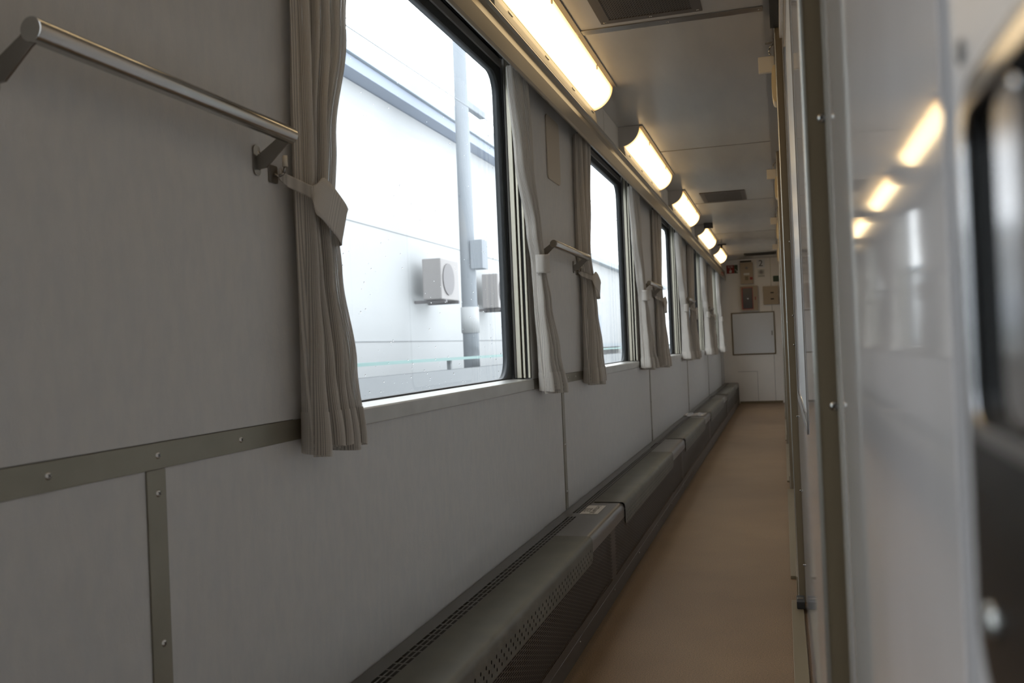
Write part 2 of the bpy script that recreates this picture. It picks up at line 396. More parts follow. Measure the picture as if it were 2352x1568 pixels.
# ------------------------------------------------------------------ windows
def window(idx, y0, y1):
    lab = ['window behind the first grab bar, beside the camera', 'nearest large window, rain drops on its glass',
           'second large window along the corridor', 'third window along the corridor', 'fourth window along the corridor', 'farthest window by the end wall'][idx]
    t = thing('window_%d' % (idx+1), lab, 'window', (0, 0, 0), kind='structure')
    gx = -.962
    o = rrect(y0+.006, y1-.006, SZ0-.012, SZ1-.01, .055); i_ = rrect(y0+.045, y1-.045, SZ0+.008, SZ1-.085, .075)
    part('gasket', ring_frame(MB(), o, i_, gx-.012, gx+.014), 'rubber', t, 0)
    part('pane', B(gx-.003, gx+.003, y0+.03, y1-.03, SZ0-.003, SZ1-.06), 'glass', t)
    # sill
    part('sill', MB().prism([(gx+.0145, SZ0-.036), (gx+.0145, SZ0+.004), (WX+.003, SZ0), (WX+.007, SZ0-.004), (WX+.007, SZ0-.037), (WX+.0005, SZ0-.037)], y0, y1, 'y'), 'sill', t, .001)
    # side guide rails on both jambs
    for s, yj in ((1, y0), (-1, y1)):
        part('jamb', B(gx+.0145, WX-.001, min(yj, yj+s*.004), max(yj, yj+s*.004), SZ0+.005, SZ1+.02), 'black', t)
        for xa, xb, d, m_ in ((-.942, -.934, .006, 'grey'), (-.930, -.9135, .014, 'rail'), (-.9075, -.8995, .010, 'rail'), (-.889, -.8815, .010, 'rail')):
            a, b = sorted((yj+s*.0045, yj+s*(.0045+d))); part('guide_rail', B(xa, xb, a, b, SZ0+.006, SZ1+.02), m_, t, .001)
    # head: rails above the pane
    part('head_rail', B(gx+.0145, gx+.022, y0+.02, y1-.02, SZ1-.055, SZ1-.028), 'grey', t, .001)
    part('head_rail', B(gx+.0145, gx+.026, y0+.02, y1-.02, SZ1-.024, SZ1-.006), 'darksteel', t, .001)
    part('blind_box', B(gx+.03, -.895, y0+.02, y1-.02, SZ1+.000, SZ1+.022), 'black', t, .002)
    part('head_rail', B(-.912, -.908, y0+.02, y1-.02, SZ1-.022, SZ1-.001), 'darksteel', t)
    return t
wins = [window(i, a, b) for i, (a, b) in enumerate(WIN)]
# rain drops on the outside of the nearest pane
rnd = random.Random(4)
mb = MB()
for k in range(260):
    y = 1.7+1.5*rnd.random(); z = .90+.95*rnd.random()**2.1
    r = rnd.choice((.0011, .0014, .0018, .0026))
    mb.dome((-.9655, y, z), (-1, 0, 0), r, r*.5, 8, 2)
o = mb.mesh('rain_drops', 'drop', 0, True); link('rain_drops', o, wins[1], kind='stuff')

# ------------------------------------------------------------------ right wall
wr = thing('wall_right', 'glossy white compartment wall close beside the camera', 'wall', kind='structure')
part('wall_backing', B(RX+.03, RX+.07, Y0, Y1, 0, HZ), 'dark', wr)
part('upper_panel', B(RX-.012, RX+.03, 1.28, Y1, 2.13, HZ-.001), 'endwall', wr)
part('side_panel', B(RX, RX+.028, .3075, .945, .0, HZ-.001), 'gloss', wr, .001, 'glossy white panel reflecting the ceiling lamps')
part('edge_bead', B(RX-.0025, RX, .905, .915, .0, HZ-.002), 'edge', wr)
part('track_box', B(.006, RX-.013, 2.4, 3.62, 2.165, HZ-.014), 'black', wr)
part('corner_bead', B(-.016, RX-.013, 3.98, Y1, HZ-.012, HZ-.001), 'grey', wr)
part('curtain_beam', B(-.016, .012, 1.2, 3.95, HZ-.012, HZ-.001), 'grey', wr)
# door beside the camera with recessed pull
d1 = thing('door_1', 'glossy door with oval recessed pull at the right edge', 'door', (RX, 0, 0), kind='structure')
def hole_panel():
    """door leaf with a real racetrack hole for the pull"""
    mb = MB(); o_ = rrect(-.85, .306, 0.005, HZ-.004, .001, 8); i_ = rrect(.172, .266, .940, 1.058, .012, 8)
    return ring_frame(mb, o_, i_, .002, .028)
part('door_leaf', hole_panel(), 'satin', d1)
mb = MB(); ring_frame(mb, rrect(.150, .276, .905, 1.064, .022, 10), rrect(.176, .2615, .9735, 1.0575, .010, 10), -.002, .0018)
part('pull_plate', mb, 'darksteel', d1, 0, 'dark stainless escutcheon plate round the pull')
mb = MB(); ring_frame(mb, rrect(.175, .263, .972, 1.0585, .012, 10), rrect(.180, .2575, .9765, 1.0545, .009, 10), -.0040, -.0021)
part('pull_rim', mb, 'chrome', d1, 0, 'bright chrome rim of the recess')
mb = MB(); ring_frame(mb, rrect(.175, .2605, .9735, 1.0575, .012, 10), rrect(.180, .2565, .9775, 1.0535, .009, 10), -.0015, .026)
part('pull_recess', mb, 'black', d1)  # shadow inside the recess put into the black of its walls and floor
part('recess_floor', MB().prism(rrect(.1805, .256, .978, 1.053, .009, 8), .020, .025, 'x'), 'black', d1)
part('pull_bar', MB().prism(rrect(.204, .228, .9785, 1.0525, .008, 8), -.003, .006, 'x'), 'chrome', d1, .0015, 'bright chrome pull inside the recess')
for z in (.925,): screw(SC_XN, (-.002, .259, z), d1)
part('door_plug', MB().dome((.0015, .285, 1.078), (-1, 0, 0), .004, .001, 10, 2), 'grey', d1)
# posts and compartment doors further along
PY = [.95, 3.64, 6.29, 8.94, 11.59]; PX = [.0288, .0195, .013, .007, .002]; PW = [.33, .33, .33, .33, .33]
for i, (y, x, wd) in enumerate(zip(PY, PX, PW)):
    t = thing('trim_%d' % (i+3), ['olive brown door post nearest the camera, domed screws down its edge', 'second olive brown door post along the right wall',
              'third door post along the right wall', 'fourth door post along the right wall', 'fifth door post, close to the end wall'][i], 'post', (0, 0, 0), kind='structure')
    part('post_face', B(x+.0025, RX+.028, y, y+.02, 0, HZ-.001), 'post', t, .0008)
    part('post_side', B(x+.0015, RX+.028, y+.0205, y+wd, 0, HZ-.001), 'gloss', t, .0015)
    part('corner_bead', MB().prism([(x, y+.001), (x+.0005, y-.001), (x+.0035, y-.0015), (x+.0035, y+.022), (x, y+.022)], 0, HZ-.001, 'z'), 'edge', t, .0004)
    part('base_shoe', B(x-.004, x+.0015, y+.0225, y+wd, .0005, .09), 'post', t, .001)
    for z in ((1.212, .931, .65, .35) if i == 0 else (1.36, 1.08, .97, .70, .42, .14)):
        screw(SC_YN, (RX-.004 if i == 0 else RX-.006, y, z), t)
DR = [(1.285, 3.635), (3.975, 6.285), (6.625, 8.935), (9.275, 11.585), (11.925, 14.70)]
for i, (a, b) in enumerate(DR):
    t = thing('door_%d' % (i+2), ['white compartment door with tall glazed slot, behind the nearest post', 'second compartment door along the right wall',
              'third compartment door along the right wall', 'fourth compartment door along the right wall', 'last compartment door before the end wall'][i], 'door', (0, 0, 0), kind='structure')
    ya, yb, za, zb = a+.76, b-.28, .80, 1.995
    mb = MB(); ring_frame(mb, rrect(a+.001, b-.001, .006, 2.128, .0008, 4), rrect(ya, yb, za, zb, .05, 4), RX-.004, RX+.026)
    part('door_leaf', mb, 'gloss', t)
    mb = MB(); ring_frame(mb, rrect(ya-.012, yb+.012, za-.012, zb+.012, .055, 4), rrect(ya+.006, yb-.006, za+.006, zb-.006, .045, 4), RX-.0065, RX-.0045)
    part('glass_bead', mb, 'grey', t)
    part('pane', B(RX+.004, RX+.010, ya-.004, yb+.004, za-.004, zb+.004), 'frost', t, 0, 'frosted white pane')
    part('door_stile', B(RX-.014, RX-.0045, a+.001, a+.03, .006, 2.12), 'edge', t, .001)
    part('threshold', B(-.006+.0*i, RX-.0145, a+.01, b-.01, .0005, .012), 'post', t, .001)
for i in range(1, 5):
    # small sign box, oval plaque and coat hook high on each post
    y = PY[i]+.30; x = PX[i]; od = ORD[i-1] if i > 1 else 'nearest'; od = ['nearest', 'second', 'third', 'farthest'][i-1]
    t = thing('sign_box', '%s pale box sign sticking out high on the right-hand door posts' % od, 'sign', (x, y, 2.09), 'berth sign boxes on the door posts')
    part('box', B(-.066, .0005, 0, .022, 0, .066), 'beige2', t, .003)
    part('mount', B(-.004, .001, -.01, .032, .008, .058), 'grey', t, .001)
    t = thing('wall_plaque', '%s yellowish oval plaque below a box sign on the door posts' % od, 'plaque', (x, y-.12, 1.935), 'oval plaques on the door posts')
    pl = MB(); prof = []
    for k in range(9):
        q = math.pi*k/8; prof.append((-.001-.016*math.sin(q)**.6, .075-.075*math.cos(q)))
    pl.prism([(.0, 0)]+prof+[(.0, .15)], 0, .10, 'y', True)
    part('plaque_face', pl, 'brass', t, .001)
    t = thing('coat_hook', '%s small dark hook under the ceiling beside a box sign' % od, 'hook', (x, y-.02, 2.15), 'small hooks on the door posts')
    part('hook_plate', B(-.004, .001, 0, .018, 0, .07), 'bracket', t, .001)
    part('hook_arm', MB().tube([(-.003, .009, .05), (-.018, .009, .035), (-.022, .009, .015), (-.014, .009, .004)], .0035, 8), 'bracket', t)
t = thing('door_stop', 'small black floor stop at the foot of the second door post', 'door stop', (.012, 3.5, 0))
part('stop_body', B(0, .028, 0, .09, .013, .040), 'black', t, .003)
part('stop_plate', B(.002, .024, .03, .05, .0403, .0425), 'bracket', t, .001)

# ------------------------------------------------------------------ end walls
we = thing('wall_end', 'pale laminate wall closing the far end of the corridor', 'wall', kind='structure')
part('wall_panel', B(-.98, -.128, Y1-.005, Y1+.05, 0, HZ), 'endwall', we)
part('wall_panel', B(-.124, .11, Y1-.005, Y1+.05, 0, HZ), 'endwall', we)
part('wall_backing', B(-.98, .11, Y1+.051, Y1+.09, 0, HZ), 'dark', we)
part('joint_strip', B(-.131, -.121, Y1-.010, Y1-.0055, 1.82, HZ-.001), 'rail', we)
part('hatch_outline', B(-.385, -.380, Y1-.0075, Y1-.0055, .02, .495), 'grey', we)
part('hatch_outline', B(-.672, -.386, Y1-.0075, Y1-.0055, .490, .495), 'grey', we)
part('skirting', B(-.66, -.02, Y1-.012, Y1-.0055, 0.0005, .035), 'post', we)
wn = single('wall_near', B(-.98, .11, Y0-.05, Y0, 0, HZ), 'endwall', 'plain laminate wall behind the camera', 'wall', kind='structure')
YE = Y1-.0055
t = thing('access_panel', 'square white access panel in a dark frame on the end wall', 'panel', (-.418, YE, .75))
mb = MB()
for a in ((-.325, .325, -.014, -.0005, 0, .018), (-.325, .325, -.014, -.0005, .640, .658), (-.325, -.307, -.014, -.0005, .0185, .6395), (.307, .325, -.014, -.0005, .0185, .6395)): mb.box(*a)
part('frame', mb, 'post', t)
part('door_panel', B(-.306, .306, -.011, -.001, .019, .639), 'white', t, .001)
part('latch', B(.268, .286, -.015, -.0115, .29, .36), 'grey', t, .001)
t = thing('extinguisher_cabinet', 'beige cabinet with red-framed smoked door on the end wall', 'cabinet', (-.457, YE, 1.43))
part('body', B(-.129, .129, -.07, -.0005, 0, .38), 'beige', t, .004)
mb = MB()
for a in ((-.108, .058, -.076, -.0705, .022, .032), (-.108, .058, -.076, -.0705, .348, .358), (-.108, -.094, -.076, -.0705, .0325, .3475), (.05, .058, -.076, -.0705, .0325, .3475)): mb.box(*a)
part('door_frame', mb, 'red', t)
part('smoked_door', B(-.0935, .0495, -.074, -.071, .0325, .3475), 'smoked', t)
part('knob', MB().dome((-.02, -.0745, .185), (0, -1, 0), .016, .012), 'chrome', t)
part('latch', B(.085, .10, -.074, -.0705, .16, .21), 'red', t, .001)
t = thing('switch_box', 'beige switch box with round dial and red tab, top of the end wall', 'box', (-.478, YE, 1.845))
part('body', B(-.095, .095, -.05, -.0005, 0, .325), 'beige', t, .004)
part('dial', MB().cyl((.0, -.0505, .245), (0, -.058, .245), .02, 20), 'grey', t)
part('label_plate', B(-.045, .04, -.0525, -.0505, .135, .165), 'cream', t)
part('button_block', B(-.028, .02, -.058, -.0505, .055, .115), 'post', t, .002)
part('red_tab', B(.045, .085, -.053, -.0505, .06, .10), 'red', t)
single('name_strip', B(-.574, -.404, YE-.006, YE-.0005, 2.182, 2.205), 'black', 'narrow black strip above the switch box on the end wall', 'strip', bevel=.001)
t = thing('junction_box', 'square olive beige box with two latches at the right of the end wall', 'box', (-.135, YE, 1.51))
part('body', B(-.112, .112, -.04, -.0005, 0, .28), 'beige', t, .004)
for z in (.075, .17): part('latch', B(-.005, .045, -.0425, -.0405, z, z+.018), 'black', t)
part('lock', MB().dome((.088, -.0405, .15), (0, -1, 0), .009, .006), 'screw', t)
single('indicator_window', B(-.092, -.008, YE-.008, YE-.0005, 1.858, 1.946), 'green', 'small dark green square indicator at the right of the end wall', 'indicator', bevel=.001)
def text_mesh(body, size, ext=.0006):
    c = bpy.data.curves.new('text', 'FONT'); c.body = body; c.size = size; c.extrude = ext; c.align_x = 'CENTER'; c.align_y = 'CENTER'
    o = bpy.data.objects.new('t', c); COL.objects.link(o); dg = bpy.context.evaluated_depsgraph_get()
    me = bpy.data.meshes.new_from_object(o.evaluated_get(dg)); bpy.data.objects.remove(o); return me
def text(name, body, size, m, parent, loc, rot, bold=0):
    me = text_mesh(body, size); me.materials.clear(); me.materials.append(M[m])
    o = link(name, me, parent, loc=loc); o.rotation_euler = rot; return o
t = thing('number_sign', 'white square sign with a black 2 on the end wall', 'sign', (-.262, YE, 2.085))
part('plate', B(-.062, .056, -.016, -.0005, 0, .125), 'white', t, .002)
text('numeral', '2', .135, 'black', t, (-.004, -.0172, .062), (R(90), 0, 0))
t = thing('round_icon_sign', 'small notice with a grey round emblem below the number sign', 'sign', (-.262, YE, 1.935))
part('plate', B(-.058, .052, -.004, -.0005, 0, .125), 'cream', t, .001)
mb = MB()
k = 24
for i in range(k):
    a, b = 2*math.pi*i/k, 2*math.pi*(i+1)/k
    for (ri, ro) in ((.0, .026), (.032, .038)):
        mb.quad((ri*math.cos(a), 0, ri*math.sin(a)), (ro*math.cos(a), 0, ro*math.sin(a)), (ro*math.cos(b), 0, ro*math.sin(b)), (ri*math.cos(b), 0, ri*math.sin(b)))
e_ = part('emblem', mb, 'grey', t); e_.location = (.0, -.0045, .08)
part('caption', B(-.045, .045, -.0052, -.0045, .016, .026), 'grey', t)
t = thing('emergency_sign', 'red and green emergency sign at the left of the end wall', 'sign', (-.697, YE, 2.02))
part('red_field', B(-.085, .032, -.005, -.0005, 0, .13), 'red', t)
part('green_field', B(.0325, .085, -.005, -.0005, 0, .13), 'green', t)
text('lettering', 'SOS', .046, 'cream', t, (-.026, -.0055, .103), (R(90), 0, 0))
part('hand_icon', MB().prism([(-.040, .012), (-.012, .012), (-.004, .045), (-.012, .052), (-.021, .048), (-.022, .078), (-.031, .078), (-.032, .045), (-.046, .040)], -.0062, -.0052, 'y'), 'cream', t)
part('arrow', MB().prism([(.042, .058), (.072, .034), (.062, .022), (.082, .010), (.082, .042), (.076, .036), (.046, .064)], -.0062, -.0052, 'y'), 'cream', t)
t = thing('side_sticker', 'red sticker on the pelmet just before the end wall', 'sticker', (-.7965, 13.6, 1.945))
part('red_field', B(.0, .0012, 0, .5, 0, .038), 'red', t)
part('white_bar', B(.0013, .0018, .08, .40, .012, .022), 'cream', t)
# ------------------------------------------------------------------ ceiling fittings
def vent(y0, y1, x0, x1, lab, nu, nv):
    t = thing('ceiling_vent', lab, 'vent', ((x0+x1)/2, (y0+y1)/2, HZ), 'perforated vents in the ceiling')
    hx, hy = (x1-x0)/2, (y1-y0)/2; z = -.0065
    mb = MB(); bd = .036
    mb.box(-hx, hx, -hy, -hy+bd, z, -.0008); mb.box(-hx, hx, hy-bd, hy, z, -.0008)
    mb.box(-hx, -hx+bd, -hy+bd, hy-bd, z, -.0008); mb.box(hx-bd, hx, -hy+bd, hy-bd, z, -.0008)
    part('rim', mb, 'mesh', t)
    g = MB(); perf(g, -hx+bd, hx-bd, -hy+bd, hy-bd, nu, nv, (x1-x0-2*bd)/nu*.55, (y1-y0-2*bd)/nv*.62, lambda u, v: (u, v, z+.001), 6)
    part('grille', g, 'mesh', t, kind='stuff', fixn=False)
    part('backing', B(-hx+bd, hx-bd, -hy+bd, hy-bd, -.0025, -.0012), 'black', t)
    for a in (-1, 0, 1):
        for b in (-1, 1): screw(SC_Z, (a*(hx-.016), b*(hy-.016), z), t)
vent(2.55, 3.49, -.612, -.232, 'large perforated ceiling vent nearest the camera, screwed rim', 28, 46)
vent(7.83, 8.38, -.612, -.245, 'second perforated ceiling vent, halfway along', 26, 26)
t = thing('ceiling_slot_vent', 'black slotted vent in the ceiling before the end wall', 'vent', (-.25, 13.85, HZ))
part('frame', B(-.225, .225, -.15, .15, -.014, -.0008), 'black', t, .002)
for k in range(5): part('blade', B(-.20, .20, -.12+k*.05, -.10+k*.05, -.020, -.0145), 'black', t)
t = thing('ceiling_speaker_box', 'small black box hanging under the ceiling before the fourth lamp', 'box', (-.69, 9.86, HZ))
part('body', B(-.045, .045, -.02, .03, -.055, -.0008), 'black', t, .003)
part('face_plate', B(-.040, .040, -.0225, -.0205, -.050, -.006), 'smoked', t)
t = thing('ceiling_bracket', 'tiny dark bracket on the ceiling by the farthest lamp', 'bracket', (-.70, 12.2, HZ))
part('plate', B(-.05, .06, -.03, .03, -.008, -.0008), 'black', t, .001)
part('stem', MB().cyl((0, 0, -.008), (0, 0, -.05), .012, 12), 'black', t)

# ------------------------------------------------------------------ lamps
LA, LB, LCX, LCZ = .120, .112, -.8425, HZ-.001
def lamp_outline(t0, t1, n, k=1.0):
    return [(LA*k*math.cos(R(t0+(t1-t0)*i/n)), -LB*k*math.sin(R(t0+(t1-t0)*i/n))) for i in range(n+1)]
lamps = [(.25, 1.90), (2.72, 4.365), (5.20, 6.85), (7.58, 9.20), (9.98, 11.60), (12.36, 13.85)]
LN = ['lit lamp over the camera, just out of view above', 'nearest lit strip lamp, cut by the top edge', 'second lit strip lamp along the pelmet', 'third lit strip lamp along the pelmet',
      'fourth lit strip lamp, beyond the small black ceiling box', 'farthest lit strip lamp, next to the end wall']
for i, (a, b) in enumerate(lamps):
    t = thing('strip_lamp', LN[i], 'lamp', (LCX, a, LCZ), 'strip lamps along the pelmet'); L_ = b-a
    full = [(0, 0)]+lamp_outline(0, 90, 14)
    part('end_cap', MB().prism(full, 0, .012, 'y', True), 'lampend', t)
    part('end_cap', MB().prism(full, L_-.012, L_, 'y', True), 'lampend', t)
    ln = MB().sheet(lamp_outline(4, 77, 16), .0125, L_-.0125, 30, uv=True)
    part('diffuser', ln, 'lens', t, fixn=False)
    hs = MB().prism([(0, -.001)]+[(LA*.97, -.001), (LA*.97, -.004), (.01, -.006), (.01, -LB*.93), (.026, -LB*.95), (.028, -LB*.985), (0, -LB)], .0125, L_-.0125, 'y')
    part('housing', hs, 'lamphouse', t)
    part('base_rail', MB().prism([(.0005, -LB-.001), (.028, -LB-.001), (.0305, -LB-.004), (.033, -LB-.026), (.0335, -LB-.0275), (.0355, -LB-.029), (.0365, -LB-.0555), (.0005, -LB-.0555)], .0, L_, 'y'), 'lamphouse', t, .0006)
    k = 0
    for f in (.10, .40, .68, .93):
        part('clip', B(.0325, .0355, L_*f, L_*f+.05, -LB-.022, -LB-.0165), 'bracket', t, .0008)
    part('edge_strip', B(LA+.0005, LA+.018, 0, L_, -.005, -.0005), 'grey', t)
    for f in (.25, .75): part('catch', B(LA*.985, LA*1.02, L_*f, L_*f+.012, -.03, -.012), 'bracket', t)

# ------------------------------------------------------------------ heaters
def heater(a, b, lab, mids):
    t = thing('skirting_heater', lab, 'heater', (WX, a, 0), 'grey skirting heaters under the windows'); L_ = b-a-.004
    top, fx = .33, .212
    arc = [(fx-.024+.024*math.sin(R(q)), top-.024+.024*math.cos(R(q))) for q in (0, 18, 36, 54, 72, 90)]
    mb = MB(); mb.sheet([(.006, top-.01), (.006, top), (.042, top)], 0, L_, smooth=False); mb.sheet([(.080, top)]+arc+[(fx, .272)], 0, L_)
    part('casing', mb, 'heater', t, fixn=False)
    # slotted strip along the top
    cuts = [0]+[m_-a for m_ in mids]+[L_]
    segs = []
    mb = MB()
    c = [0]+[q for m_ in mids for q in (m_-a-.035, m_-a+.035)]+[L_]
    for i in range(0, len(c), 2):
        n = max(1, int((c[i+1]-c[i])/.040)); perf(mb, .042, .080, c[i], c[i+1], 3, n, .0078, .034, lambda u, v: (u, v, top))
    for i in range(1, len(c)-1, 2): mb.quad((.042, c[i], top), (.08, c[i], top), (.08, c[i+1], top), (.042, c[i+1], top))
    part('top_slots', mb, 'heater', t, kind='stuff', fixn=False)
    part('top_backing', B(.04, .082, 0, L_, top-.014, top-.010), 'black', t)
    # front mesh
    mb = MB()
    for i in range(0, len(c), 2):
        n = max(1, int((c[i+1]-c[i])/.040)); perf(mb, c[i]+.002, c[i+1]-.002, .085, .272, n, 28, .034, .0036, lambda u, v: (fx, u, v), 4, True)
        for q in (c[i], c[i+1]-.002): mb.quad((fx, q, .085), (fx, q+.002, .085), (fx, q+.002, .272), (fx, q, .272))
    for i in range(1, len(c)-1, 2): mb.quad((fx, c[i], .085), (fx, c[i+1], .085), (fx, c[i+1], .272), (fx, c[i], .272))
    part('front_mesh', mb, 'mesh', t, kind='stuff', fixn=False)
    part('front_backing', B(fx-.016, fx-.012, 0, L_, .08, .276), 'black', t)
    mb = MB(); mb.sheet([(fx, .085), (fx, .056), (fx+.0012, .055), (fx+.0012, .0005)], 0, L_, smooth=False)
    part('kick_plate', mb, 'mesh', t, fixn=False)
    n = int(L_/.62)
    for i in range(n+1): screw(SC_XS, (fx+.0012, .04+i*(L_-.08)/max(1, n), .041), t)
    part('end_plate', MB().prism([(.007, .001), (fx-.001, .001), (fx-.001, .30), (fx-.02, .328), (.007, .328)], L_-.003, L_-.0005, 'y'), 'heater', t)
    part('end_plate', MB().prism([(.007, .001), (fx-.001, .001), (fx-.001, .30), (fx-.02, .328), (.007, .328)], .0005, .003, 'y'), 'heater', t)
    return t
heater(Y0+.01, .95, 'skirting heater beside the camera, out of view', [])
heater(.95, 6.2, 'nearest long skirting heater with the white sticker on top', [3.585])
heater(6.2, 11.4, 'second long skirting heater with the silver taped joint', [8.62])
heater(11.4, 14.66, 'last skirting heater ending at the end wall', [13.0])
def cover(a, b, zb, lab):
    t = thing('heater_cover', lab, 'cover', (WX, a, 0), 'worn green-grey guard sheets on the heaters'); L_ = b-a
    t0, fx = .333, .2165
    arc = [(fx-.017+.017*math.sin(R(q)), t0-.017+.017*math.cos(R(q))) for q in (0, 18, 36, 54, 72, 90)]
    mb = MB(); mb.sheet([(.083, .3305), (.083, t0)]+arc+[(fx, .305)], 0, L_)
    part('top_sheet', mb, 'cover', t, fixn=False)
    n = int((L_-.04)/.0385); mb = MB(); z1 = .305; hz = (z1-.010-(zb+.008))
    perf(mb, .02, L_-.02, zb+.006, z1-.008, n, 3, .0095, hz/3*.74, lambda u, v: (fx, u, v), 8, True)
    mb.quad((fx, .02, zb), (fx, L_-.02, zb), (fx, L_-.02, zb+.006), (fx, .02, zb+.006))
    mb.quad((fx, 0, z1-.008), (fx, L_, z1-.008), (fx, L_, z1), (fx, 0, z1))
    mb.quad((fx, 0, zb+.006), (fx, .02, zb), (fx, .02, z1-.008), (fx, 0, z1-.008)); mb.quad((fx, L_-.02, zb), (fx, L_, zb+.02), (fx, L_, z1-.008), (fx, L_-.02, z1-.008))
    part('skirt', mb, 'cover', t, kind='stuff', fixn=False)
    part('backing', B(fx-.0035, fx-.0025, .004, L_-.004, zb+.008, .300), 'black', t)
    part('edge', B(.086, fx-.025, -.0025, -.0005, .3312, t0), 'black', t); 
cover(1.02, 3.17, .245, 'nearest guard sheet with drilled skirt, before the white sticker')
cover(3.87, 5.66, .240, 'second guard sheet, just beyond the white sticker')
cover(6.42, 8.12, .240, 'third guard sheet, before the silver tape')
cover(8.76, 10.75, .240, 'fourth guard sheet, beyond the silver tape')
cover(11.5, 13.6, .240, 'fifth guard sheet, nearest the end wall')
t = thing('heater_sticker', 'small white warning sticker on the nearest heater top', 'sticker', (-.766, 3.695, .3308))
part('label_sheet', B(-.037, .037, -.095, .095, 0, .0006), 'cream', t)
text('lettering', '注意', .040, 'grey', t, (-.018, -.01, .0009), (0, 0, R(90)))
text('lettering', '足をのせないで', .024, 'grey', t, (.012, 0, .0009), (0, 0, R(90)))
# silver tape over a joint
mb = MB(); rn = random.Random(7); nx, ny = 10, 16; grid = {}
for i in range(nx+1):
    for j in range(ny+1):
        xx = -.875+.185*i/nx; yy = 8.32+.36*j/ny+(.04*math.sin(i*1.3)); grid[i, j] = len(mb.v); mb.v.append((xx, yy, .3315+rn.random()*.006))
for i in range(nx):
    for j in range(ny): mb.face((grid[i, j], grid[i+1, j], grid[i+1, j+1], grid[i, j+1]))
single('silver_tape', mb, 'chrome', 'crumpled silver tape over the joint of the second heater', 'tape')

